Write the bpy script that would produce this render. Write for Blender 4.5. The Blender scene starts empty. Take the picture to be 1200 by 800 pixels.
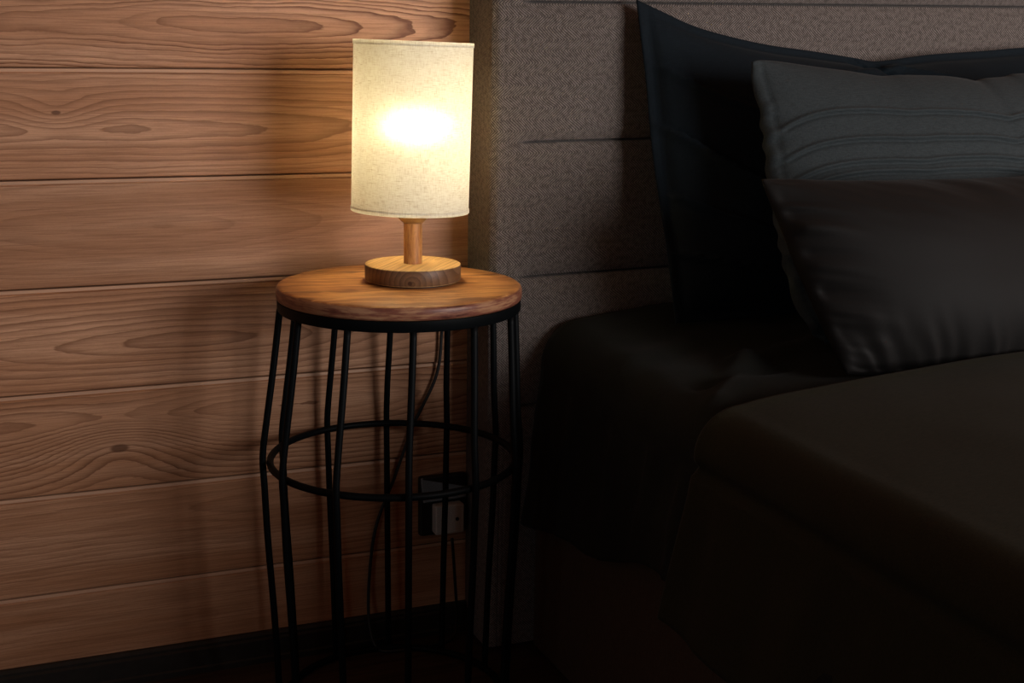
import bpy, bmesh, math, random
from mathutils import Vector, Matrix, noise
random.seed(7)
C = bpy.context.scene.collection
sc = bpy.context.scene
PI = math.pi

# ------------------------------------------------------------------ node helpers
class NT:
    def __init__(s, name, rough=.8, spec=.3):
        s.m = bpy.data.materials.new(name); s.m.use_nodes = True
        s.t = s.m.node_tree; s.t.nodes.clear()
        s.out = s.n('ShaderNodeOutputMaterial')
        s.b = s.n('ShaderNodeBsdfPrincipled')
        s.b.inputs['Roughness'].default_value = rough
        s.b.inputs['Specular IOR Level'].default_value = spec
        s.l(s.b.outputs[0], s.out.inputs[0])
    def n(s, t, **k):
        x = s.t.nodes.new(t)
        for a, v in k.items(): setattr(x, a, v)
        return x
    def l(s, a, b): s.t.links.new(a, b)
    def put(s, sock, v):
        if hasattr(v, 'is_output'): s.l(v, sock)
        else: sock.default_value = v
    def M(s, op, a, b=0., c=0., clamp=False):
        x = s.n('ShaderNodeMath', operation=op, use_clamp=clamp)
        s.put(x.inputs[0], a); s.put(x.inputs[1], b); s.put(x.inputs[2], c)
        return x.outputs[0]
    def V(s, op, a, b=(0, 0, 0)):
        x = s.n('ShaderNodeVectorMath', operation=op)
        s.put(x.inputs[0], a); s.put(x.inputs[1], b)
        return x.outputs['Value'] if op in ('LENGTH', 'DOT_PRODUCT', 'DISTANCE') else x.outputs[0]
    def sep(s, v):
        x = s.n('ShaderNodeSeparateXYZ'); s.l(v, x.inputs[0]); return x.outputs
    def comb(s, a, b, c):
        x = s.n('ShaderNodeCombineXYZ')
        for i, v in enumerate((a, b, c)): s.put(x.inputs[i], v)
        return x.outputs[0]
    def coord(s, k='Object'): return s.n('ShaderNodeTexCoord').outputs[k]
    def attr(s, name): return s.n('ShaderNodeAttribute', attribute_name=name).outputs['Vector']
    def noise(s, v, scale=1., detail=2., rough=.5, dist=0.):
        x = s.n('ShaderNodeTexNoise'); s.l(v, x.inputs['Vector'])
        x.inputs['Scale'].default_value = scale; x.inputs['Detail'].default_value = detail
        x.inputs['Roughness'].default_value = rough; x.inputs['Distortion'].default_value = dist
        return x.outputs['Fac']
    def ss(s, v, a, b, lo=0., hi=1.):
        x = s.n('ShaderNodeMapRange', interpolation_type='SMOOTHSTEP')
        s.put(x.inputs[0], v)
        for i, q in enumerate((a, b, lo, hi)): x.inputs[i+1].default_value = q
        return x.outputs[0]
    def mix(s, f, a, b, mode='MIX'):
        x = s.n('ShaderNodeMix', data_type='RGBA', blend_type=mode)
        s.put(x.inputs[0], f)
        for i, q in ((6, a), (7, b)):
            if hasattr(q, 'is_output'): s.l(q, x.inputs[i])
            else: x.inputs[i].default_value = (*q[:3], 1)
        return x.outputs[2]
    def col(s, c):
        if hasattr(c, 'is_output'): s.l(c, s.b.inputs['Base Color'])
        else: s.b.inputs['Base Color'].default_value = (*c[:3], 1)
    def bump(s, h, strength=.5, dist=.001):
        x = s.n('ShaderNodeBump'); s.l(h, x.inputs['Height'])
        x.inputs['Strength'].default_value = strength; x.inputs['Distance'].default_value = dist
        s.l(x.outputs[0], s.b.inputs['Normal'])

# ------------------------------------------------------------------ materials
def mat_planks():
    m = NT('pine_boards', .55, .3)
    P = m.sep(m.coord()); X, Z = P[0], P[2]
    g1 = m.sep(m.attr('g1')); g2 = m.sep(m.attr('g2')); g3 = m.sep(m.attr('g3')); g4 = m.sep(m.attr('g4'))
    u0, v0, seed = g1; freq, con, elong = g2; ku, kv, ks = g3
    wob, tone, lit_strip = g4
    w1 = m.noise(m.comb(m.M('MULTIPLY', X, 3.2), m.M('MULTIPLY', Z, 9.), seed), 1., 1.5)
    w2 = m.noise(m.comb(m.M('MULTIPLY', X, 11.), m.M('MULTIPLY', Z, 34.), m.M('ADD', seed, 5.)), 1., 2.)
    w3 = m.noise(m.comb(m.M('MULTIPLY', X, 45.), m.M('MULTIPLY', Z, 150.), m.M('ADD', seed, 9.)), 1., 2.)
    dv = m.M('SUBTRACT', Z, v0)
    du = m.M('MULTIPLY', m.M('SUBTRACT', X, u0), elong)
    r = m.M('SQRT', m.M('ADD', m.M('ADD', m.M('MULTIPLY', du, du), m.M('MULTIPLY', dv, dv)), 2e-5))
    r = m.M('ADD', r, m.M('MULTIPLY', m.M('SUBTRACT', w1, .5), wob))
    r = m.M('ADD', r, m.M('MULTIPLY', m.M('SUBTRACT', w2, .5), m.M('MULTIPLY', wob, .28)))
    r = m.M('ADD', r, m.M('MULTIPLY', m.M('SUBTRACT', w3, .5), .0022))
    kx = m.M('MULTIPLY', m.M('SUBTRACT', X, ku), .45); kz = m.M('SUBTRACT', Z, kv)
    k2 = m.M('ADD', m.M('MULTIPLY', kx, kx), m.M('MULTIPLY', kz, kz))
    kd = m.M('SQRT', k2)
    kb = m.M('EXPONENT', m.M('DIVIDE', m.M('MULTIPLY', k2, -1.), m.M('ADD', m.M('MULTIPLY', m.M('MULTIPLY', ks, ks), 5.), 1e-6)))
    r = m.M('ADD', r, m.M('MULTIPLY', kb, m.M('MULTIPLY', ks, 2.2)))
    # growth rings of uneven width, each pale first and ending in a sharp dark line
    rw = m.noise(m.comb(m.M('MULTIPLY', r, 60.), seed, 0.), 1., 1.)
    t = m.M('ADD', m.M('MULTIPLY', r, freq), m.M('MULTIPLY', rw, 1.6))
    f = m.M('FRACT', t)
    line = m.M('MULTIPLY', m.M('POWER', f, 2.6), m.M('SUBTRACT', 1., m.ss(f, .93, 1.)))
    amp = m.noise(m.comb(m.M('MULTIPLY', X, 1.7), m.M('MULTIPLY', r, 40.), m.M('ADD', seed, 3.)), 1., 2.)
    line = m.M('MULTIPLY', line, m.M('MULTIPLY', con, m.ss(amp, .25, .62, .35, 1.25)))
    fib = m.noise(m.comb(m.M('MULTIPLY', X, 14.), m.M('MULTIPLY', Z, 700.), seed), 1., 3., .6)
    spk = m.noise(m.comb(m.M('MULTIPLY', X, 260.), m.M('MULTIPLY', Z, 900.), seed), 1., 2., .6)
    big = m.noise(m.comb(m.M('MULTIPLY', X, 2.2), m.M('MULTIPLY', Z, 26.), m.M('ADD', seed, 17.)), 1., 2.)
    base = m.mix(m.ss(big, .3, .7), (.50, .235, .118), (.64, .345, .20))
    c = m.mix(m.M('MULTIPLY', line, 1., clamp=True), base, (.16, .056, .021))
    c = m.mix(m.ss(fib, .38, .68, 0., .5), c, (.25, .105, .048))
    c = m.mix(m.ss(spk, .45, .8, 0., .16), c, (.16, .06, .028))
    knot = m.ss(kd, .0, 1., 1., 0.)
    kk = m.M('SUBTRACT', 1., m.ss(m.M('DIVIDE', kd, m.M('ADD', m.M('MULTIPLY', ks, .34), 1e-5)), .55, 1.))
    c = m.mix(m.M('MULTIPLY', kk, .8), c, (.11, .042, .018))
    mul = m.n('ShaderNodeMix', data_type='RGBA', blend_type='MULTIPLY'); mul.inputs[0].default_value = 1
    c = m.mix(m.M('MULTIPLY', lit_strip, .55), c, (.72, .44, .29)); m.l(c, mul.inputs[6]); m.l(m.comb(tone, tone, tone), mul.inputs[7])  # joint chamfers tinted pale: light caught by the bevel, put into the colour
    m.col(mul.outputs[2])
    m.bump(m.M('SUBTRACT', m.M('MULTIPLY', fib, .35), m.M('MULTIPLY', line, .8)), .35, .0006)
    return m.m

def mat_table_top():
    m = NT('table_top_wood', .42, .35)
    p = m.coord(); P = m.sep(p); X, Y, Z = P
    w = m.noise(m.comb(m.M('MULTIPLY', X, 9.), m.M('MULTIPLY', Y, 22.), m.M('MULTIPLY', Z, 22.)), 1., 3.)
    yy = m.M('ADD', m.M('ADD', m.M('MULTIPLY', Y, .96), m.M('MULTIPLY', X, .1)), m.M('MULTIPLY', w, .05))
    v = m.M('ADD', yy, m.M('MULTIPLY', Z, .4))
    r = m.noise(m.comb(m.M('MULTIPLY', X, 8.), m.M('MULTIPLY', yy, 95.), m.M('MULTIPLY', Z, 130.)), 1., 5., .68)
    fi = m.noise(m.comb(m.M('MULTIPLY', X, 30.), m.M('MULTIPLY', yy, 420.), m.M('MULTIPLY', Z, 420.)), 1., 3., .6)
    c = m.mix(m.ss(r, .38, .62), (.72, .36, .125), (.40, .15, .048))
    c = m.mix(m.ss(fi, .4, .75, 0., .5), c, (.23, .078, .028))
    st = m.noise(m.comb(m.M('MULTIPLY', X, 11.), m.M('MULTIPLY', yy, 40.), m.M('MULTIPLY', Z, 190.)), 1., 2.)
    c = m.mix(m.ss(st, .6, .68, 0., .6), c, (.13, .036, .02))
    m.col(c)
    # bark-like streaks round the rim
    side = m.ss(m.M('SQRT', m.M('ADD', m.M('MULTIPLY', X, X), m.M('MULTIPLY', Y, Y))), .1505, .1525)
    a = m.M('ARCTAN2', Y, X)
    ca = m.M('MULTIPLY', m.M('COSINE', a), 2.6); sa = m.M('MULTIPLY', m.M('SINE', a), 2.6)
    ns = m.noise(m.comb(ca, sa, m.M('MULTIPLY', Z, 150.)), 1.2, 4., .65)
    rc = m.mix(m.ss(ns, .38, .56), (.40, .20, .105), (.20, .068, .042))
    rc = m.mix(m.ss(ns, .57, .66, 0., .85), rc, (.055, .016, .011))
    c2 = m.mix(side, c, rc)
    m.col(c2)
    m.bump(m.M('ADD', fi, m.M('MULTIPLY', ns, .5)), .25, .0005)
    return m.m

def mat_lamp_wood(kind):
    m = NT('lamp_wood_' + kind, .45, .35)
    P = m.sep(m.coord()); X, Y, Z = P
    if kind == 'base':
        # log axis runs from the front of the disc to its back right: rings on the rim, stripes on top
        a = math.radians(52)
        px = m.M('ADD', m.M('MULTIPLY', X, math.sin(a)), m.M('MULTIPLY', Y, -math.cos(a)))
        px = m.M('SUBTRACT', px, .020)
        w = m.noise(m.comb(m.M('MULTIPLY', X, 14.), m.M('MULTIPLY', Y, 14.), m.M('MULTIPLY', Z, 20.)), 1., 2.)
        r = m.M('SQRT', m.M('ADD', m.M('MULTIPLY', px, px), m.M('POWER', m.M('SUBTRACT', Z, .0055), 2.)))
        r = m.M('ADD', r, m.M('MULTIPLY', w, .008))
        f = m.M('FRACT', m.M('MULTIPLY', r, 150.))
        g = m.noise(m.comb(m.M('MULTIPLY', px, 420.), m.M('MULTIPLY', Z, 420.), m.M('MULTIPLY', X, 22.)), 1., 3.)
        c = m.mix(m.M('MULTIPLY', m.M('POWER', f, 2.), .75), (.80, .50, .20), (.50, .26, .095))
        c = m.mix(m.ss(g, .4, .75, 0., .55), c, (.30, .135, .05))
        rad = m.M('SQRT', m.M('ADD', m.M('MULTIPLY', X, X), m.M('MULTIPLY', Y, Y)))
        side = m.ss(rad, .0600, .0607)      # end grain is browner than the top
        c = m.mix(m.M('MULTIPLY', side, .9), c, m.mix(m.M('POWER', f, 1.5), (.12, .058, .035), (.06, .024, .015)))
        kn = m.V('LENGTH', m.V('MULTIPLY', m.V('SUBTRACT', m.comb(X, Y, Z), (-.0225, -.0566, .0065)), (1., 1., 1.)))
        c = m.mix(m.ss(kn, .0022, .0034, .85, 0.), c, (.05, .02, .012))
    else:
        g = m.noise(m.comb(m.M('MULTIPLY', X, 240.), m.M('MULTIPLY', Y, 240.), m.M('MULTIPLY', Z, 32.)), 1., 3., .6)
        k = m.noise(m.comb(m.M('MULTIPLY', X, 700.), m.M('MULTIPLY', Y, 700.), m.M('MULTIPLY', Z, 120.)), 1., 2.)
        c = m.mix(m.ss(g, .35, .65), (.50, .24, .085), (.34, .14, .045))
        c = m.mix(m.ss(k, .55, .7, 0., .6), c, (.17, .06, .02))
    m.col(c)
    return m.m

def mat_plain(name, c, rough=.6, spec=.3, metal=0., grain=0., gscale=600.):
    m = NT(name, rough, spec); m.b.inputs['Metallic'].default_value = metal
    n = m.noise(m.coord(), gscale, 3., .6)
    m.col(m.mix(m.ss(n, .3, .7), tuple(x*.82 for x in c), tuple(x*1.15 for x in c)))
    if grain: m.bump(n, grain, .0006)
    return m.m

def mat_herringbone():
    m = NT('herringbone_tweed', .92, .12)
    # f1 carries the flat cloth coordinates (along the cloth, up)
    P = m.sep(m.attr('cl')); U, V = P[0], P[1]
    jit = m.noise(m.comb(m.M('MULTIPLY', U, 22.), m.M('MULTIPLY', V, 22.), 0.), 1., 2.)
    U2 = m.M('ADD', U, m.M('MULTIPLY', jit, .0035))
    zig = m.M('PINGPONG', m.M('ADD', V, m.M('MULTIPLY', jit, .006)), .0150)
    ph = m.M('MULTIPLY', m.M('ADD', U2, m.M('MULTIPLY', zig, 1.15)), 1/.0041)
    s = m.M('PINGPONG', ph, .5)                        # 0 - .5
    st = m.ss(s, .12, .38)
    fn = m.noise(m.comb(m.M('MULTIPLY', U, 900.), m.M('MULTIPLY', V, 900.), 0.), 1., 3., .7)
    mel = m.noise(m.comb(m.M('MULTIPLY', U, 160.), m.M('MULTIPLY', V, 160.), 3.), 1., 3., .7)
    k = m.M('ADD', m.M('MULTIPLY', st, .75), m.M('MULTIPLY', m.ss(fn, .35, .7), .38))
    k = m.M('MULTIPLY', k, m.ss(mel, .3, .65, .45, 1.15), clamp=True)
    c = m.mix(k, (.036, .028, .0245), (.24, .198, .179))
    m.col(c)
    m.b.inputs['Sheen Weight'].default_value = .08
    m.bump(k, .6, .0008)
    return m.m

def mat_cloth(name, c, rough=.85, spec=.2, sheen=.05, weave=900., bump=.2, mott=.18):
    m = NT(name, rough, spec)
    p = m.coord(); P = m.sep(p)
    a = m.noise(m.comb(m.M('MULTIPLY', P[0], weave), m.M('MULTIPLY', P[1], weave), m.M('MULTIPLY', P[2], weave*.12)), 1., 2., .6)
    b = m.noise(m.comb(m.M('MULTIPLY', P[0], weave*.12), m.M('MULTIPLY', P[1], weave*.4), m.M('MULTIPLY', P[2], weave)), 1., 2., .6)
    w = m.M('MULTIPLY', m.M('ADD', a, b), .5)
    m.col(m.mix(m.ss(w, .35, .65), tuple(x*(1-mott) for x in c), tuple(x*(1+mott) for x in c)))
    m.b.inputs['Sheen Weight'].default_value = sheen
    m.b.inputs['Sheen Roughness'].default_value = .4
    m.bump(w, bump, .0006)
    return m.m

def mat_shade():
    m = NT('linen_shade', .9, .1)
    P = m.sep(m.coord()); X, Y, Z = P
    a = m.M('ARCTAN2', Y, X); A = m.M('MULTIPLY', a, .0735)
    def th(su, sv, seed):
        return m.noise(m.comb(m.M('MULTIPLY', A, su), m.M('MULTIPLY', Z, sv), seed), 1., 2., .6)
    h = th(95., 1150., 1.); v = th(1150., 95., 2.); sl = th(55., 620., 4.); sv = th(700., 60., 6.)
    big = th(60., 60., 9.)
    d = m.M('ADD', m.ss(h, .42, .72, 0., .5), m.ss(v, .42, .72, 0., .42))
    d = m.M('ADD', d, m.M('ADD', m.ss(sl, .62, .72, 0., .5), m.ss(sv, .64, .74, 0., .4)))
    d = m.M('MULTIPLY', d, m.ss(big, .3, .7, .7, 1.1), clamp=True)
    c = m.mix(d, (.92, .905, .81), (.55, .48, .35))
    m.t.nodes.remove(m.b)
    df = m.n('ShaderNodeBsdfDiffuse'); tr = m.n('ShaderNodeBsdfTranslucent'); rf = m.n('ShaderNodeBsdfRefraction')
    rf.inputs['IOR'].default_value = 1.3; rf.inputs['Roughness'].default_value = .74
    m.l(c, df.inputs[0]); m.l(c, tr.inputs[0]); m.l(c, rf.inputs[0])
    m1 = m.n('ShaderNodeMixShader'); m1.inputs[0].default_value = SHADE_FWD
    m.l(tr.outputs[0], m1.inputs[1]); m.l(rf.outputs[0], m1.inputs[2])
    m2 = m.n('ShaderNodeMixShader'); m2.inputs[0].default_value = .34
    m.l(df.outputs[0], m2.inputs[1]); m.l(m1.outputs[0], m2.inputs[2])
    m.l(m2.outputs[0], m.out.inputs[0])
    return m.m

def mat_floor():
    m = NT('dark_floor_boards', .45, .35)
    P = m.sep(m.coord()); X, Y = P[0], P[1]
    row = m.M('FLOOR', m.M('DIVIDE', Y, .12))
    g = m.noise(m.comb(m.M('MULTIPLY', X, 5.), m.M('MULTIPLY', Y, 120.), row), 1., 4., .6)
    e = m.M('PINGPONG', Y, .06)
    c = m.mix(m.ss(g, .35, .7), (.062, .037, .024), (.026, .015, .010))
    c = m.mix(m.ss(e, .0005, .0018, .9, 0.), c, (.006, .003, .002))
    m.col(c); m.bump(g, .2, .0006)
    return m.m

def mat_glow(name, c, s):
    m = NT(name)
    m.b.inputs['Emission Color'].default_value = (*c, 1); m.b.inputs['Emission Strength'].default_value = s
    m.col((.9, .9, .9)); return m.m

# ------------------------------------------------------------------ object helpers
def link(name, me, m=None, parent=None, smooth=False, loc=None):
    o = bpy.data.objects.new(name, me); C.objects.link(o)
    if m: me.materials.append(m)
    if smooth:
        me.polygons.foreach_set('use_smooth', [True]*len(me.polygons))
    if parent: o.parent = parent
    if loc: o.location = loc
    return o
def obj(name, bm, m=None, parent=None, smooth=False, loc=None, recalc=True):
    if recalc: bmesh.ops.recalc_face_normals(bm, faces=bm.faces)
    me = bpy.data.meshes.new(name); bm.to_mesh(me); bm.free()
    return link(name, me, m, parent, smooth, loc)
def sharp(o, deg=35):
    me = o.data
    bm = bmesh.new(); bm.from_mesh(me)
    for e in bm.edges:
        if len(e.link_faces) == 2 and e.calc_face_angle(0) > math.radians(deg): e.smooth = False
    bm.to_mesh(me); bm.free()
    me.polygons.foreach_set('use_smooth', [True]*len(me.polygons))
    return o
def tag(o, label=None, cat=None, group=None, kind=None):
    if label: o['label'] = label
    if cat: o['category'] = cat
    if group: o['group'] = group
    if kind: o['kind'] = kind
    return o
def empty(name, loc):
    o = bpy.data.objects.new(name, None); C.objects.link(o); o.location = loc; o.empty_display_size = .05
    return o
def box(bm, a, b, bev=0., seg=2):
    g = bmesh.ops.create_cube(bm, size=1.)['verts']
    for v in g:
        v.co = Vector([(a[i]+b[i])/2 + v.co[i]*(b[i]-a[i]) for i in range(3)])
    if bev:
        es = set(e for v in g for e in v.link_edges)
        bmesh.ops.bevel(bm, geom=list(es), offset=bev, segments=seg, affect='EDGES', profile=.6)
def lathe(bm, prof, n=96, c=(0, 0), closed=False):
    """prof: list of (r, z); caps where r == 0"""
    rings = []
    for r, z in prof:
        if r < 1e-6: rings.append([bm.verts.new((c[0], c[1], z))])
        else: rings.append([bm.verts.new((c[0]+r*math.cos(2*PI*k/n), c[1]+r*math.sin(2*PI*k/n), z)) for k in range(n)])
    pr = list(zip(rings, rings[1:]))
    if closed: pr.append((rings[-1], rings[0]))
    for a, b in pr:
        for k in range(n):
            j = (k+1) % n
            if len(a) == 1 and len(b) == 1: continue
            if len(a) == 1: bm.faces.new((a[0], b[k], b[j]))
            elif len(b) == 1: bm.faces.new((a[k], a[j], b[0]))
            else: bm.faces.new((a[k], a[j], b[j], b[k]))
def catmull(pts, n=10):
    P = [Vector(p) for p in pts]; P = [P[0]*2-P[1]] + P + [P[-1]*2-P[-2]]; out = []
    for i in range(1, len(P)-2):
        for k in range(n):
            t = k/n; a, b, c, d = P[i-1:i+3]
            out.append(.5*((2*b)+(c-a)*t+(2*a-5*b+4*c-d)*t*t+(3*b-a-3*c+d)*t**3))
    return out + [P[-2].copy()]
def tube(bm, path, r, n=12, closed=False):
    L = len(path); rings = []; up = None
    for i, p in enumerate(path):
        if closed: d = path[(i+1) % L]-path[i-1]
        else: d = path[min(i+1, L-1)]-path[max(i-1, 0)]
        d.normalize()
        if up is None:
            up = Vector((0, 0, 1)) if abs(d.z) < .8 else Vector((1, 0, 0))
        up = (up - d*up.dot(d)).normalized(); s = d.cross(up)
        rings.append([bm.verts.new(p + r*(math.cos(2*PI*k/n)*up + math.sin(2*PI*k/n)*s)) for k in range(n)])
    pr = list(zip(rings, rings[1:]))
    if closed: pr.append((rings[-1], rings[0]))
    for a, b in pr:
        for k in range(n):
            bm.faces.new((a[k], a[(k+1) % n], b[(k+1) % n], b[k]))
    if not closed:
        bm.faces.new(rings[0]); bm.faces.new(rings[-1])
def grid(bm, nu, nv, fn):
    V = [[bm.verts.new(fn(i, j)) for j in range(nv)] for i in range(nu)]
    for i in range(nu-1):
        for j in range(nv-1):
            bm.faces.new((V[i][j], V[i+1][j], V[i+1][j+1], V[i][j+1]))
    return V
def vattr(me, name, vals):
    a = me.attributes.new(name, 'FLOAT_VECTOR', 'POINT')
    a.data.foreach_set('vector', [x for v in vals for x in v])
def fbm(x, y, z, o=3):
    s = 0; a = 1
    for k in range(o):
        s += a*noise.noise(Vector((x, y, z))); x *= 2.03; y *= 2.03; z *= 2.03; a *= .5
    return s
def sst(a, b, x):
    t = min(1, max(0, (x-a)/(b-a))); return t*t*(3-2*t)

# ------------------------------------------------------------------ camera
FPX, PITCH, YAW, ROLL, CD, CH = 1572.4, .2228, .3925, .0154, 1.7667, .8696
cp, sp, cy, sy = math.cos(PITCH), math.sin(PITCH), math.cos(YAW), math.sin(YAW)
fw = Vector((sy*cp, cy*cp, -sp)); rt = Vector((cy, -sy, 0)); upv = rt.cross(fw)
r2 = math.cos(ROLL)*rt + math.sin(ROLL)*upv; u2 = -math.sin(ROLL)*rt + math.cos(ROLL)*upv
camd = bpy.data.cameras.new('camera'); camo = bpy.data.objects.new('camera', camd); C.objects.link(camo)
camd.sensor_width = 36; camd.lens = FPX/1200*36; camd.clip_start = .02
camo.matrix_world = Matrix(((r2.x, u2.x, -fw.x, 0), (r2.y, u2.y, -fw.y, -CD), (r2.z, u2.z, -fw.z, CH), (0, 0, 0, 1)))
sc.camera = camo
CAM = Vector((0, -CD, CH))
def ray(x, y): return fw + (x-600)/FPX*r2 - (y-400)/FPX*u2
def on_plane(x, y, p0, n):
    d = ray(x, y); t = (Vector(p0)-CAM).dot(n)/d.dot(n); return CAM + d*t

# ------------------------------------------------------------------ tuning values
SHADE_FWD = .3
BOFF = (.012, .031)
BULB = 43.
WIN = 91.
FILL = 3.2
EXPO = 0.

# ------------------------------------------------------------------ material instances
M_plank = mat_planks(); M_herr = mat_herringbone(); M_top = mat_table_top()
M_black = mat_plain('black_powder_coat', (.0028, .0036, .0042), .5, .09, 0., .15, 900.)
M_lb = mat_lamp_wood('base'); M_ls = mat_lamp_wood('stem'); M_shade = mat_shade()
M_navy = mat_cloth('navy_cotton', (.0075, .0115, .0155), .9, .12, .03)
M_grey = mat_cloth('grey_cotton', (.034, .041, .044), .85, .15, .04)
M_satin = mat_cloth('brown_satin', (.0105, .0094, .0090), .68, .14, .03, 1300., .08, .1)
M_duvet = mat_cloth('olive_brown_cotton', (.020, .0185, .0105), .9, .12, .03)
M_sheet = mat_cloth('black_cotton', (.011, .012, .0105), .9, .12, .02)
M_base = mat_cloth('brown_upholstery', (.055, .036, .025), .9, .1, .03)
M_cord = mat_plain('black_rubber', (.012, .012, .012), .5, .4)
M_bb = mat_plain('dark_stained_wood', (.018, .016, .014), .5, .35, 0., .3, 90.)
M_floor = mat_floor()
M_wood2 = mat_plain('plain_pine', (.30, .15, .08), .7, .2, 0., .2, 40.)
M_white = mat_plain('white_plastic', (.5, .48, .45), .4, .4)
M_gloss = mat_plain('dark_glossy_plastic', (.20, .25, .29), .12, .6)
M_brass = mat_plain('dark_metal', (.05, .04, .03), .35, .5, .8)
M_glass = mat_glow('bulb_glow', (1., .83, .51), BULB)

# ------------------------------------------------------------------ room shell
S = .137; Z0 = .8245
XL, XR, YF, ZC = -1.5, 3.5, -3.3, 2.4
def build_back_wall():
    bm = bmesh.new(); at = []
    # (u0, v0-from-plank-centre, freq, contrast, elong, knot u, knot dv, knot size, wobble, tone)
    spec = {
     -1: (.33, -.012, 165, 1.25, .10, 9, 0, 0, .030, 1.0),
      0: (.02, -.006, 125, .6, .05, .117, .0144, .0095, .020, .97),
      1: (.228, .006, 95, .32, .11, 9, 0, 0, .016, .84),
      2: (.26, -.010, 120, .72, .12, 9, 0, 0, .015, .95),
      3: (.28, .026, 160, .9, .06, .172, -.013, .020, .018, .90),
      4: (.9, .03, 140, .55, .03, 9, 0, 0, .022, .92),
      5: (-.6, .01, 90, .25, .04, 9, 0, 0, .014, .90)}
    for k in range(-12, 6):
        zt = Z0-k*S; zb = zt-S
        if zb > ZC: continue
        zc = (zt+zb)/2
        if k in spec: s = spec[k]
        else: s = (random.uniform(-1, 2), random.uniform(-.03, .03), random.choice((95, 140, 160)), random.uniform(.4, .9), .07, 9, 0, 0, .02, .95)
        prof = [(.016, zt+.0006), (.016, zt-.0006), (.0026, zt-.0008), (.0018, zt-.0012), (.0010, zt-.0049), (.0016, zt-.0053),
                (.0020, zt-.0058), (.0014, zt-.0063), (.0002, zt-.0070), (0, zt-.0085), (0, zc), (0, zb+.0024), (.0005, zb+.0015), (.0022, zb+.0009), (.016, zb+.0008)]
        xs = [XL + (XR-XL)*i/60 for i in range(61)]
        V = []
        for x in xs:
            dz = .0006*noise.noise(Vector((x*3, k*7., 0)))
            row = []
            for q, (y, z) in enumerate(prof):
                row.append(bm.verts.new((x, y, z+dz)))
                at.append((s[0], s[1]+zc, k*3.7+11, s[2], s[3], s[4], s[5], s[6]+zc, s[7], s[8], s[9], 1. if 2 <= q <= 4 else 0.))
            V.append(row)
        for i in range(60):
            for j in range(len(prof)-1):
                bm.faces.new((V[i][j], V[i][j+1], V[i+1][j+1], V[i+1][j]))
    # solid backing behind the boards
    n0 = len(bm.verts); box(bm, (XL, .0155, 0), (XR, .06, ZC))
    for _ in range(len(bm.verts)-n0): at.append((0, 0, 0, 100, .5, .1, 9, 0, 0, .02, .9, 0))
    me = bpy.data.meshes.new('wall_back'); bm.to_mesh(me); bm.free()
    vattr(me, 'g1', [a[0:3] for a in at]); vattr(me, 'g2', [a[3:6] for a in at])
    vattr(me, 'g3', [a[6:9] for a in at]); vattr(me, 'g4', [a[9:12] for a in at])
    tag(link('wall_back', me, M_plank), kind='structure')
build_back_wall()
def slab(name, a, b, m):
    bm = bmesh.new(); box(bm, a, b); return tag(obj(name, bm, m), kind='structure')
slab('floor', (XL-.1, YF-.1, -.08), (XR+.1, .06, 0), M_floor)
slab('ceiling', (XL-.1, YF-.1, ZC), (XR+.1, .06, ZC+.08), M_wood2)
slab('wall_left', (XL-.1, YF-.1, 0), (XL, .06, ZC), M_wood2)
slab('wall_right', (XR, YF-.1, 0), (XR+.1, .06, ZC), M_wood2)
WX, WZ, WW, WH = 2.38, 1.04, 1.8, 1.45       # the window opposite the bed (centre x, centre z, width, height)
bm = bmesh.new()
for a, b in (((XL, YF-.1, 0), (WX-WW/2, YF, ZC)), ((WX+WW/2, YF-.1, 0), (XR, YF, ZC)),
             ((WX-WW/2, YF-.1, 0), (WX+WW/2, YF, WZ-WH/2)), ((WX-WW/2, YF-.1, WZ+WH/2), (WX+WW/2, YF, ZC))): box(bm, a, b)
tag(obj('wall_front', bm, M_wood2), kind='structure')
bm = bmesh.new(); t = .04
for a, b in (((WX-WW/2, YF-.08, WZ-WH/2), (WX-WW/2+t, YF-.02, WZ+WH/2)), ((WX+WW/2-t, YF-.08, WZ-WH/2), (WX+WW/2, YF-.02, WZ+WH/2)),
             ((WX-WW/2+t, YF-.08, WZ-WH/2), (WX+WW/2-t, YF-.02, WZ-WH/2+t)), ((WX-WW/2+t, YF-.08, WZ+WH/2-t), (WX+WW/2-t, YF-.02, WZ+WH/2))): box(bm, a, b, .004)
tag(obj('window_1', bm, M_white), kind='structure')
# skirting board with a stepped profile
bm = bmesh.new()
prof = [(.0, .043), (-.006, .043), (-.0095, .0395), (-.0095, .036), (-.0125, .0335), (-.0135, .010), (-.016, .008), (-.016, 0), (0, 0)]
V = [[bm.verts.new((x, y, z)) for y, z in prof] for x in (XL, XR)]
for j in range(len(prof)): bm.faces.new((V[0][j], V[0][(j+1) % len(prof)], V[1][(j+1) % len(prof)], V[1][j]))
tag(obj('baseboard_back', bm, M_bb), kind='structure')

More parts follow.
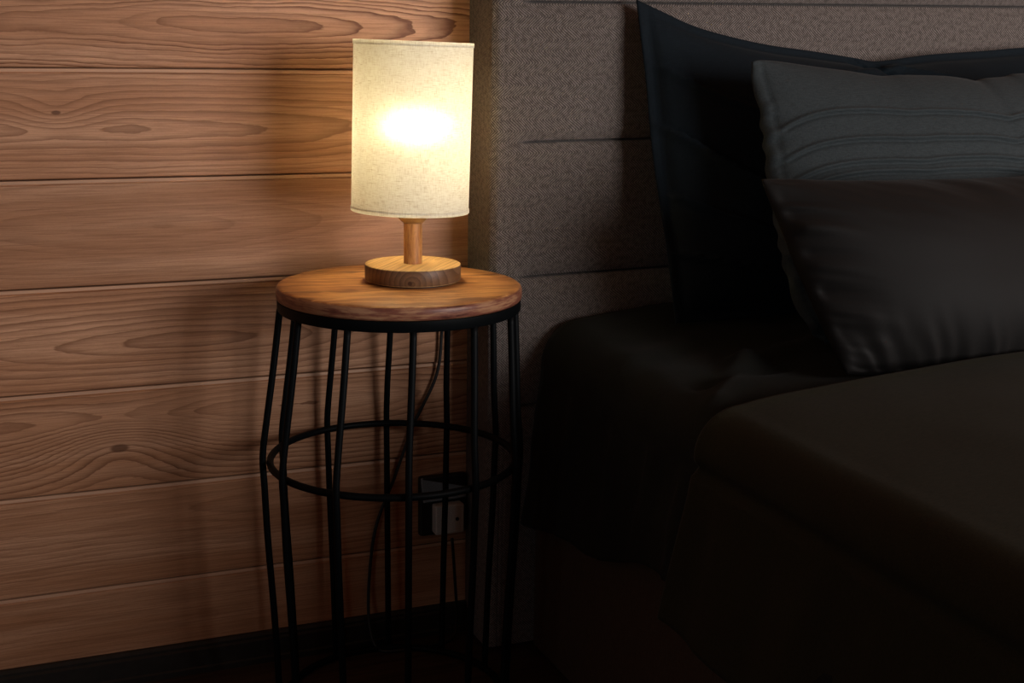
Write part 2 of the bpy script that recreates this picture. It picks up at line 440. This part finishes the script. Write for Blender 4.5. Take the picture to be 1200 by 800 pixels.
# ------------------------------------------------------------------ side table
TX, TY, TZ, TR = .5029, -.180, .5664, .1537
tab = tag(empty('side_table', (TX, TY, 0)), 'round wooden side table on a black barrel-shaped wire frame beside the bed', 'side table')
bm = bmesh.new()
pr = [(0, 0)]
pr += [(TR-.004, 0), (TR-.0012, .0008), (TR, .003), (TR, .0125), (TR-.0008, .0148), (TR-.003, .0164), (TR-.0065, .0170), (TR-.011, .0166), (.11, .0164), (.05, .0163), (0, .0163)]
lathe(bm, pr, 160)
TT = .0170
o = obj('table_top', bm, M_top, tab, True, (0, 0, TZ-TT))
sharp(o, 50)
def off(z):  # the frame leans a touch
    return -.0087*sst(TZ, .34, z)
zb_ = TZ-TT
bm = bmesh.new(); ro = TR-.0012
lathe(bm, [(ro, zb_-.0002), (ro, zb_-.0125), (ro-.001, zb_-.0135), (ro-.0035, zb_-.0135), (ro-.0045, zb_-.0125), (ro-.0045, zb_-.0002)], 128, closed=True)
sharp(obj('top_ring', bm, M_black, tab), 50)
HZ, HR = .3393, .1572
bm = bmesh.new(); tube(bm, [Vector((off(HZ)+HR*math.cos(a), HR*math.sin(a), HZ)) for a in [2*PI*k/128 for k in range(128)]], .0046, 12, True)
obj('middle_hoop', bm, M_black, tab, True)
BR = .1455
bm = bmesh.new(); tube(bm, [Vector((off(0)+BR*math.cos(a), BR*math.sin(a), .0046)) for a in [2*PI*k/128 for k in range(128)]], .0046, 12, True)
obj('bottom_hoop', bm, M_black, tab, True)
al = math.radians(18.3); Fd = Vector((-math.sin(al), -math.cos(al), 0)); Rd = Vector((math.cos(al), -math.sin(al), 0))
lr = .0044
for k in range(12):
    dg = 7+30*k; ph = math.radians(dg - (2.6 if 120 < dg < 260 else 0)); d = math.cos(ph)*Fd + math.sin(ph)*Rd
    zt = zb_-.0125
    ctl = [(.1485, zt), (.1545, zt-.07), (.1605, zt-.135), (HR+.0090-.0012, HZ+.022), (HR+.0090, HZ), (HR+.0090-.0013, HZ-.03), (.1625, HZ-.10), (.1565, .13), (BR+.0062, .0002)]
    pth = catmull([(d*r + Vector((off(z), 0, z))) for r, z in ctl], 7)
    bm = bmesh.new(); tube(bm, pth, lr, 10)
    obj('leg', bm, M_black, tab, True)

# ------------------------------------------------------------------ lamp
LX, LY = .5258, -.164
lamp = tag(empty('table_lamp', (LX, LY, TZ)), 'lit table lamp with cream linen drum shade on round wooden base', 'lamp')
bm = bmesh.new(); R = .0609
lathe(bm, [(0, .0012), (R-.003, .0012), (R-.0008, .002), (R, .0034), (R, .0204), (R-.0005, .0216), (R-.0016, .0222), (0, .0222)], 128)
sharp(obj('base', bm, M_lb, lamp), 50)
bm = bmesh.new()
lathe(bm, [(0, -.0004), (R-.006, -.0004), (R-.006, .0014), (0, .0014)], 64)
obj('foot_pad', bm, M_cord, lamp)
bm = bmesh.new(); lathe(bm, [(0, .0222), (.0116, .0222), (.0116, .0740), (0, .0740)], 48)
sharp(obj('stem', bm, M_ls, lamp), 50)
bm = bmesh.new(); lathe(bm, [(0, .0738), (.0118, .0738), (.0150, .0760), (.0195, .0802), (.0212, .0835), (.0200, .0840), (.0, .0840)], 64)
sharp(obj('socket_cup', bm, mat_plain('brass_cup', (.42, .26, .10), .35, .5, .3), lamp), 60)
bm = bmesh.new(); lathe(bm, [(0, .084), (.0150, .084), (.0150, .128), (.0135, .131), (0, .131)], 48)
sharp(obj('bulb_holder', bm, M_white, lamp), 50)
bulb_z = .1930
BX_, BY_ = BOFF
bm = bmesh.new()
tube(bm, [Vector((0, 0, .129)), Vector((BX_*.35, BY_*.35, .142)), Vector((BX_*.75, BY_*.75, .160))], .0125, 20)
obj('bulb_cap', bm, M_white, lamp, True)
bm = bmesh.new()
lathe(bm, [(0, bulb_z-.017)] + [(.028*math.cos(a), bulb_z+.017*math.sin(a)) for a in [-PI/2+PI*k/14 for k in range(1, 14)]] + [(0, bulb_z+.017)], 28, (BX_, BY_))
obj('light_bulb', bm, M_glass, lamp, True)
# shade: tipped very slightly to the right
SR, SB, ST = .0735, .6551-TZ, .8633-TZ; SH = ST-SB; th_ = .0009
bm = bmesh.new(); n = 160
lathe(bm, [(SR, -SH/2+.005), (SR, 0), (SR, SH/2-.005)], n)
shade = obj('lamp_shade', bm, M_shade, lamp, True, (-.0012, 0, (SB+ST)/2))
shade.rotation_euler = (0, .025, 0)
M_hem = mat_cloth('linen_hem', (.80, .76, .66), .9, .1, 0., 900., .3, .12)
for z0 in (-SH/2, SH/2):
    s = 1 if z0 > 0 else -1
    bm = bmesh.new()
    lathe(bm, [(SR+.0005, z0-s*.0056), (SR+.0009, z0-s*.0045), (SR+.0009, z0-s*.0005), (SR+.0003, z0), (SR-.0006, z0-s*.0004)], n)
    obj('hem', bm, M_shade, shade, True)
bm = bmesh.new()   # wire ring and three spokes carrying the shade on the holder
tube(bm, [Vector((.0165*math.cos(a), .0165*math.sin(a), .118)) for a in [2*PI*k/24 for k in range(24)]], .0012, 6, True)
for k in range(3):
    a = 2*PI*k/3+.4
    tube(bm, [Vector((.0165*math.cos(a), .0165*math.sin(a), .118)), Vector((.045*math.cos(a), .045*math.sin(a), .108)), Vector((.0722*math.cos(a), .0722*math.sin(a), SB+.004))], .0011, 6)
obj('shade_carrier', bm, M_brass, lamp, True)
# cord: out of the back of the base, over the table edge, down the wall, along the floor and up to the socket
cpts = [(.552, -.108, .5745), (.572, -.085, .5690), (.592, -.062, .5688), (.605, -.044, .5690), (.613, -.030, .5630), (.6185, -.020, .535), (.6195, -.0085, .46), (.612, -.0075, .397),
        (.577, -.0075, .325), (.549, -.0075, .251), (.520, -.0075, .177), (.5085, -.010, .090), (.506, -.022, .035), (.514, -.038, .0045), (.545, -.050, .003), (.59, -.050, .003),
        (.625, -.042, .004), (.637, -.030, .03), (.634, -.030, .09), (.6270, -.036, .158)]
bm = bmesh.new(); tube(bm, [Vector(p)-Vector((LX, LY, TZ)) for p in catmull(cpts, 8)], .0023, 8)
cord = obj('cord', bm, M_cord, lamp, True)
cord['label'] = 'black power cord'

# ------------------------------------------------------------------ wall socket
ws = tag(empty('wall_socket', (.622, 0, .205)), 'dark wall socket with raised glossy cover behind the side table', 'socket')
bm = bmesh.new(); box(bm, (-.036, -.012, -.048), (.036, .0, .042), .004, 3)
obj('back_box', bm, M_cord, ws, True)
bm = bmesh.new(); box(bm, (-.034, -.0035, 0), (.034, 0, .036), .0015, 2)
lid = obj('cover_lid', bm, M_gloss, ws, False, (0, -.016, .006)); lid.rotation_euler = (-.3, 0, .08)
bm = bmesh.new(); box(bm, (-.018, -.030, -.042), (.026, -.0122, .002), .003, 3)
sk = obj('white_insert', bm, M_white, ws, False); sk['label'] = 'white socket insert with two round holes'
for x in (-.0065, .0150):
    bm = bmesh.new()
    bmesh.ops.create_cone(bm, cap_ends=True, segments=20, radius1=.0028, radius2=.0028, depth=.0012, matrix=Matrix.Translation((x, -.0302, -.020)) @ Matrix.Rotation(PI/2, 4, 'X'))
    obj('pin_hole', bm, M_cord, sk)

# ------------------------------------------------------------------ bed
HX, HY = .661, -.090
HX1 = 2.42
bed = tag(empty('bed', (1.5, -1.1, 0)), 'wide bed with brown herringbone upholstered headboard and dark padded base', 'bed')
BO = Vector((1.5, -1.1, 0))
def headboard():
    seams = [.363, .547, .7315, .9155, 1.10]
    zs = set([.004, .02]); z = .04
    while z < 1.16: zs.add(round(z, 4)); z += .012
    for s in seams:
        for k in (-9, -6.5, -4.5, -3, -2, -1.4, -1, -.7, -.4, -.2, 0, .2, .4, .7, 1, 1.4, 2, 3, 4.5, 6.5, 9): zs.add(round(s+k*.001, 4))
    zs = sorted(zs)
    P = []                                    # (x, y, nx, ny, u)
    u = 0
    for y in (-.001, -.02, -.04, -.06, -.072): P.append((HX, y, -1, 0, -y))
    rc = .014
    for k in range(1, 9):
        a = PI/2*k/8; P.append((HX+rc*(1-math.cos(a)), HY+rc-rc*math.sin(a), -math.cos(a), -math.sin(a), .076+rc*a))
    xs = []; x = HX+rc+.0008
    while x < HX1-.014:
        xs.append(x); x += .0012 if x < HX+.03 else (.004 if x < .76 else .02)
    for x in xs: P.append((x, HY, 0, -1, .098+x-HX-rc))
    for k in range(0, 9):
        a = PI/2*k/8; P.append((HX1-rc+rc*math.sin(a), HY+rc-rc*math.cos(a), math.sin(a), -math.cos(a), .098+HX1-HX-2*rc+rc*a))
    for y in (-.05, -.001): P.append((HX1, y, 1, 0, 2.+y))
    bm = bmesh.new(); cl = []; top = 1.16
    def f(i, j):
        x, y, nx, ny, u = P[i]; z = zs[j]
        d = 0
        fr = -ny                               # only the front is tufted
        if fr > .5:
            w = sst(.697, .725, x)
            for s in seams:
                szz = s + (x-.71)*.014*0
                dz = z-szz
                d -= .0120*w*math.exp(-(dz/.0011)**2) + .0060*w*math.exp(-(dz/.011)**2)
            e = x-HX
            d -= .0010*math.exp(-((e-.0175)/.0010)**2) + .0008*math.exp(-((e-.0240)/.0009)**2)
            d += .0015*noise.noise(Vector((x*9, z*9, 1.)))
        d -= .0012*math.exp(-((x-HX-.004)/.0012)**2)*(1 if ny < -.3 and nx < -.1 else 0)
        zz = z + (.014*(x-.71) if x > .71 else 0)*sst(.1, .5, z)
        cl.append((u, z, 0))
        return Vector((x+nx*d, y+ny*d, zz)) - BO
    grid(bm, len(P), len(zs), f)
    # close the top and back
    t = len(cl)
    bm.verts.ensure_lookup_table()
    nz = len(zs)
    ringt = [bm.verts[i*nz+nz-1] for i in range(len(P))]
    bm.faces.new(ringt)
    bm.faces.new([bm.verts[0], bm.verts[(len(P)-1)*nz], bm.verts[len(P)*nz-1], bm.verts[nz-1]])
    bmesh.ops.recalc_face_normals(bm, faces=bm.faces)
    me = bpy.data.meshes.new('headboard'); bm.to_mesh(me); bm.free()
    vattr(me, 'cl', cl)
    return link('headboard', me, M_herr, bed, True)
headboard()
BX, BX1, BY0, BY1 = .712, 2.36, -.104, -2.12
bm = bmesh.new(); box(bm, (BX+.014, BY1, .004), (BX1-.014, BY0, .315), .012, 3)
obj('bed_base', bm, M_base, bed, True, -BO)
bm = bmesh.new(); box(bm, (BX+.03, BY1+.01, .316), (BX1-.03, BY0-.002, .462), .05, 5)
obj('mattress', bm, M_sheet, bed, True, -BO)

# draped cloth: cross profile (distance s from the bed centre line towards the left side), swept along the bed
def drape_profile(ztop, crown, xe, rad, hem, flare):
    """returns list of (x, z, nx, nz) from the centre outwards and down"""
    xc = (BX+BX1)/2; L = []
    n = 70
    for k in range(n):
        x = xc - (xc-(xe+rad))*k/(n-1)
        q = (xc-x)/(xc-xe); z = ztop - crown*q**3.2
        L.append((x, z))
    z0 = L[-1][1]
    for k in range(1, 13):
        a = PI/2*k/12; L.append((xe+rad-rad*math.sin(a), z0-rad+rad*math.cos(a)))
    zs = z0-rad; m = 34
    for k in range(1, m+1):
        q = k/m; L.append((xe - flare*q**1.2, zs-(zs-hem)*q))
    return L
def cloth(name, mat, ys, prof_fn, disp, th, edge=None):
    prof0 = prof_fn(0); n = len(prof0)
    bm = bmesh.new()
    def pt(i, j, lay):
        y = ys[j]; pf = prof_fn(y)
        full = [(BX+BX1-x, z) for x, z in reversed(pf)] [:-1] if False else None
        x, z = pf[i]
        a = pf[max(0, i-1)]; b = pf[min(n-1, i+1)]
        tx, tz = b[0]-a[0], b[1]-a[1]; l = math.hypot(tx, tz) or 1
        nx, nz = tz/l, -tx/l
        if nz < 0 and i < 60: nx, nz = -nx, -nz
        d = disp(x, y, z, i, n) - lay*th
        yy = y + (edge(i, n, x, z) if edge else 0)*sst(.35, 0, abs(y-ys[0]))
        return Vector((x+nx*d, yy, z+nz*d))
    A = grid(bm, n, len(ys), lambda i, j: pt(i, j, 0))
    B = grid(bm, n, len(ys), lambda i, j: pt(i, j, 1))
    m = len(ys)
    for j in range(m-1):
        bm.faces.new((A[n-1][j], A[n-1][j+1], B[n-1][j+1], B[n-1][j]))
    for i in range(n-1):
        bm.faces.new((A[i][0], A[i+1][0], B[i+1][0], B[i][0])); bm.faces.new((A[i][m-1], B[i][m-1], B[i+1][m-1], A[i+1][m-1]))
    # the far half of the bed mirrors the near one
    g = bmesh.ops.duplicate(bm, geom=bm.verts[:]+bm.edges[:]+bm.faces[:])['geom']
    for v in g:
        if isinstance(v, bmesh.types.BMVert): v.co.x = BX+BX1-v.co.x
    cxm = (BX+BX1)/2
    for v in bm.verts:
        if abs(v.co.x-cxm) < .004: v.co.x = cxm
    bmesh.ops.remove_doubles(bm, verts=[v for v in bm.verts if v.co.x == cxm], dist=1e-4)
    o = obj(name, bm, mat, None, True)
    return o
def seg_crease(px, py, a, b, w):
    ax, ay = a; bx, by = b; dx, dy = bx-ax, by-ay
    t = ((px-ax)*dx+(py-ay)*dy)/(dx*dx+dy*dy); tt = min(1, max(0, t))
    d = math.hypot(px-ax-tt*dx, py-ay-tt*dy); s = (px-ax)*dy-(py-ay)*dx
    return math.exp(-(d/w)**2)*(1 if s > 0 else -1), math.exp(-(d/w)**2)
def sheet_prof(y):
    t = min(1, max(0, (-y-.10)/.45))
    hem = .195 + .085*t + .012*math.sin(y*23)*t
    return drape_profile(.487+.024*sst(-.32, -.11, y), .026, .733, .062, hem, .030)
def sheet_disp(x, y, z, i, n):
    d = .0045*fbm(x*7, y*7, z*7, 3)
    # creases pulled diagonally across the top corner (x, y) and down the side
    if i < 82:
        for a, b, w, h in (((.78, -.50), (.90, -.36), .018, .010), ((.90, -.36), (1.06, -.31), .020, .010), ((.76, -.30), (.90, -.24), .02, .004), ((.80, -.42), (.93, -.40), .012, -.006), ((.76, -.55), (.82, -.50), .012, -.008)):
            _, e = seg_crease(x, y, a, b, w); d += h*e
    else:
        for yy, k, h in ((-.44, .10, .012), (-.52, .16, .010), (-.34, .2, .007), (-.22, .1, .006)):
            yc = yy + k*(z-.40); d += h*math.exp(-((y-yc)/.014)**2)*sst(.47, .36, z)
        d += .004*math.sin(y*38+z*6)*sst(.45, .25, z)
    return d
ys = [-.105-.012*k for k in range(75)] + [-1.0-.05*k for k in range(1, 23)]
sheet = cloth('bed_sheet', M_sheet, ys, sheet_prof, sheet_disp, .003)
tag(sheet, 'black bed sheet hanging over the side of the mattress', 'sheet')
def duv_prof(y):
    return drape_profile(.510, .040, .722, .050, .232+.01*math.sin(y*9), .036)
def duv_disp(x, y, z, i, n):
    d = .003*fbm(x*5, y*5, z*5, 2)
    if i > 82 or z < .46:
        # seam running along the side with gathers below it
        zs = .415
        d -= .0085*math.exp(-((z-zs)/.006)**2)
        g = sst(zs+.01, zs-.07, z)
        d += g*.006*(fbm(y*16, z*3, 5., 2)) + .006*math.exp(-((z-.36)/.05)**2)*0
    d += .003*math.exp(-((y+.553)/.012)**2)
    return d
ys = [-.553-.003*k for k in range(6)] + [-.575-.012*k for k in range(60)] + [-1.3-.05*k for k in range(17)]
def duv_edge(i, n, x, z):
    return .012*noise.noise(Vector((x*5, z*5, 3.))) + (.012*sst(.45, .24, z) if i > 80 else 0)
duvet = cloth('duvet', M_duvet, ys, duv_prof, duv_disp, .011, duv_edge)
tag(duvet, 'dark olive brown duvet spread over the black sheet', 'duvet')

# ------------------------------------------------------------------ pillows
def resample(P, n):
    L = [0]
    for a, b in zip(P, P[1:]): L.append(L[-1]+(b-a).length)
    out = []; k = 0
    for i in range(n):
        s = L[-1]*i/(n-1)
        while k < len(L)-2 and L[k+1] < s: k += 1
        t = (s-L[k])/max(1e-9, L[k+1]-L[k]); out.append(P[k].lerp(P[k+1], t))
    return out
def pillow(name, mat, ptop, pbot, left_px, top_px, right_xz, tf, tb, ex, disp, nu=150, nv=110, flange=0., bottom_px=None, smooth_n=6, wav=None):
    """ptop/pbot: (y, z) of the leaning mid plane at its upper and lower edge."""
    p0 = Vector((1.2, *ptop)); p1 = Vector((1.2, *pbot)); up = (p0-p1).normalized(); X = Vector((1, 0, 0)); nrm = X.cross(up)   # nrm points to the front (-y)
    def P2(px):
        q = on_plane(*px, p1, nrm); return Vector((q.x, (q-p1).dot(up)))
    L = [P2(p) for p in left_px]; T = [P2(p) for p in top_px] + [Vector(p) for p in right_xz]
    if bottom_px: B = [P2(p) for p in bottom_px]
    else: B = [L[-1].copy()]
    Rtop = T[-1]; B += [Vector((Rtop.x-.02, B[-1].y-.0))]
    Rr = [B[-1], Vector((Rtop.x-.005, (Rtop.y+B[-1].y)*.5)), Rtop]
    L = list(reversed(L))                     # bottom -> top
    cv = lambda Q: [Vector((v.x, v.y)) for v in catmull([(q.x, q.y, 0) for q in Q], smooth_n)] if len(Q) > 2 else Q
    L, T, B, Rr = cv(L), cv(T), cv(B), cv(Rr)
    L, Rr = resample(L, nv), resample(Rr, nv); T, B = resample(T, nu), resample(B, nu)
    bm = bmesh.new()
    def mid(i, j):
        u, v = i/(nu-1), j/(nv-1)
        a = L[j]*(1-u)+Rr[j]*u + B[i]*(1-v)+T[i]*v
        return a - (L[0]*(1-u)*(1-v)+Rr[0]*u*(1-v)+L[-1]*(1-u)*v+Rr[-1]*u*v)
    Wd = Rtop.x-L[0].x; Hd = L[-1].y-L[0].y
    def prof(i, j):
        u, v = i/(nu-1), j/(nv-1)
        fu, fv = flange/Wd, flange/Hd
        a = max(0, min(1, (u-fu)/(1-2*fu))); b = max(0, min(1, (v-fv)/(1-2*fv)))
        return ((1-abs(2*a-1)**ex)*(1-abs(2*b-1)**ex))**.62
    def mk(side):
        def f(i, j):
            u, v = i/(nu-1), j/(nv-1); q = mid(i, j); h = prof(i, j)
            t = (tf if side > 0 else -tb)*h
            edge = min(u, 1-u, v, 1-v)
            t += disp(u, v, q, side, h)*min(1, edge*40)
            w = wav(u, v) if wav else 0
            t += w + side*.0012
            return p1 + X*(q.x-p1.x) + up*q.y + nrm*t
        return f
    # nrm must face the viewer
    s = 1 if nrm.y < 0 else -1
    nrm = nrm*s
    A = grid(bm, nu, nv, mk(1)); Bk = grid(bm, nu, nv, mk(-1))
    for i in range(nu-1):
        bm.faces.new((A[i][0], A[i+1][0], Bk[i+1][0], Bk[i][0])); bm.faces.new((A[i][nv-1], Bk[i][nv-1], Bk[i+1][nv-1], A[i+1][nv-1]))
    for j in range(nv-1):
        bm.faces.new((A[0][j], Bk[0][j], Bk[0][j+1], A[0][j+1])); bm.faces.new((A[nu-1][j], A[nu-1][j+1], Bk[nu-1][j+1], Bk[nu-1][j]))
    return obj(name, bm, mat, None, True)

# 1: big navy pillow against the headboard, with a flat hemmed border
def d1(u, v, q, side, h):
    if side < 0: return 0
    d = .006*fbm(q.x*6, q.y*6, 1., 3)*h
    for a, b, w, k in (((.02, .62), (.22, .42), .022, .010), ((.03, .40), (.30, .22), .020, .009), ((.04, .80), (.28, .66), .025, .006), ((.02, .22), (.22, .16), .016, .006), ((.36, .90), (.50, .97), .03, .010), ((.44, .99), (.58, .86), .018, -.010), ((.5, .98), (.66, .84), .016, .008)):
        e, g = seg_crease(u, v, a, b, w); d += 1.5*k*g*(.5+.5*e)
    d -= .004*math.exp(-((u-.021)/.0035)**2)
    return d
def wav1(u, v): return .004*math.sin(v*9)*(1-u)**4
navy = pillow('pillow', M_navy, (-.108, .92), (-.205, .488),
   [(745, 0), (750, 50), (757, 100), (763, 150), (769, 200), (775, 250), (781, 300), (786, 340), (792, 379)],
   [(745, 0), (775, 14), (810, 30), (850, 42), (900, 53), (950, 60), (1000, 68), (1022, 72), (1045, 70), (1090, 64), (1150, 60), (1200, 56)],
   [(1.58, .385), (1.66, .380)], .085, .045, 2.2, d1, 170, 120, .014, wav=wav1)
tag(navy, 'large navy pillow with hemmed border leaning on the headboard, rearmost of three', 'pillow')

# 2: grey pillow with horizontal pin tucks and a gathered side seam
TUCK = [1., .845, .745, .665, .625, .55, .47, .39, .31, .23, .15]
def d2(u, v, q, side, h):
    if side < 0: return 0
    vv = v + .12*math.exp(-u/.09) + .035*u + .006*fbm(u*6, v*3, 2., 2)
    d = .004*fbm(q.x*7, q.y*7, 4., 3)*h
    for k, tv in enumerate(TUCK[1:]):
        x = vv-tv-.010*fbm(u*3, k*7., 0, 1)
        wgt = sst(.018, .04, u)
        d += wgt*(.0055*math.exp(-((x-.006)/.006)**2) - .0035*math.exp(-((x+.006)/.006)**2))
    d += .0016*math.sin(v*140+3*math.sin(v*31))*sst(.03, .01, u) - .003*math.exp(-((u-.019)/.004)**2)
    return d
def wav2(u, v): return .003*math.sin(v*60+2*math.sin(v*17))*math.exp(-(u/.03)**2)
grey = pillow('pillow', M_grey, (-.268, .844), (-.362, .489),
   [(880, 73), (882, 92), (889, 125), (894, 160), (898, 195), (903, 230), (909, 265), (917, 305), (930, 350), (948, 385), (968, 403)],
   [(880, 73), (890, 71), (910, 72), (945, 77), (990, 83), (1028, 89), (1055, 88), (1100, 89), (1125, 92), (1140, 95), (1152, 92), (1175, 90), (1200, 86)],
   [(1.55, .350), (1.58, .352)], .075, .045, 2.4, d2, 200, 200, wav=wav2)
tag(grey, 'grey pillow with horizontal pin tucks in the middle of the pillow row', 'pillow')

# 3: dark brown satin cushion at the front
def d3(u, v, q, side, h):
    if side < 0: return 0
    d = .006*fbm(q.x*5, q.y*5, 7., 2)*h
    # gathers running up from the lower seam and in from the left seam
    uu = u + .05*math.sin(v*5)
    d += .017*fbm(uu*15, v*1.6, 3.3, 2)*math.exp(-(v/.17)**2)*sst(0, .03, v)
    d += .012*fbm(u*2.4, (v+.5*u)*13, 8.1, 2)*math.exp(-(u/.085)**2)*sst(0, .02, u)
    d += .006*fbm((u+v)*7, (u-v)*2, 5.5, 2)*sst(.6, 1., v)
    return d
satin = pillow('cushion', M_satin, (-.405, .708), (-.492, .492),
   [(893, 210), (899, 228), (908, 250), (918, 275), (931, 308), (946, 342), (962, 378), (978, 412), (992, 438)],
   [(893, 210), (930, 210), (960, 212), (1010, 213), (1060, 212), (1120, 211), (1165, 209), (1200, 206)],
   [(1.36, .238), (1.40, .236)], .085, .04, 2.6, d3, 170, 120,
   bottom_px=[(992, 438), (1040, 440), (1100, 438), (1200, 434)])
tag(satin, 'dark brown satin cushion in front of the grey pillow', 'cushion')

# ------------------------------------------------------------------ light
ld = bpy.data.lights.new('window_daylight', 'AREA'); ld.shape = 'RECTANGLE'; ld.size = WW-.08; ld.size_y = WH-.08
ld.energy = WIN; ld.color = (1., .97, .95)
lo = bpy.data.objects.new('window_daylight', ld); C.objects.link(lo)
lo.location = (WX, YF-.01, WZ); lo.rotation_euler = (PI/2, 0, 0); 
ld = bpy.data.lights.new('fill_light', 'AREA'); ld.shape = 'RECTANGLE'; ld.size = .85; ld.size_y = 1.95
ld.energy = FILL; ld.color = (.74, .92, 1.)
lo = bpy.data.objects.new('fill_light', ld); C.objects.link(lo)
lo.location = (XL+.01, -2.2, 1.0); lo.rotation_euler = (PI/2, 0, -PI/2)   # fill lamp added at the left wall to lift the shadows
w = bpy.data.worlds.new('world'); sc.world = w; w.use_nodes = True
w.node_tree.nodes['Background'].inputs[0].default_value = (.7, .8, 1, 1); w.node_tree.nodes['Background'].inputs[1].default_value = .3

sc.view_settings.view_transform = 'Standard'; sc.view_settings.look = 'None'
sc.view_settings.gamma = 1; sc.view_settings.exposure = EXPO; sc.view_settings.use_curve_mapping = False
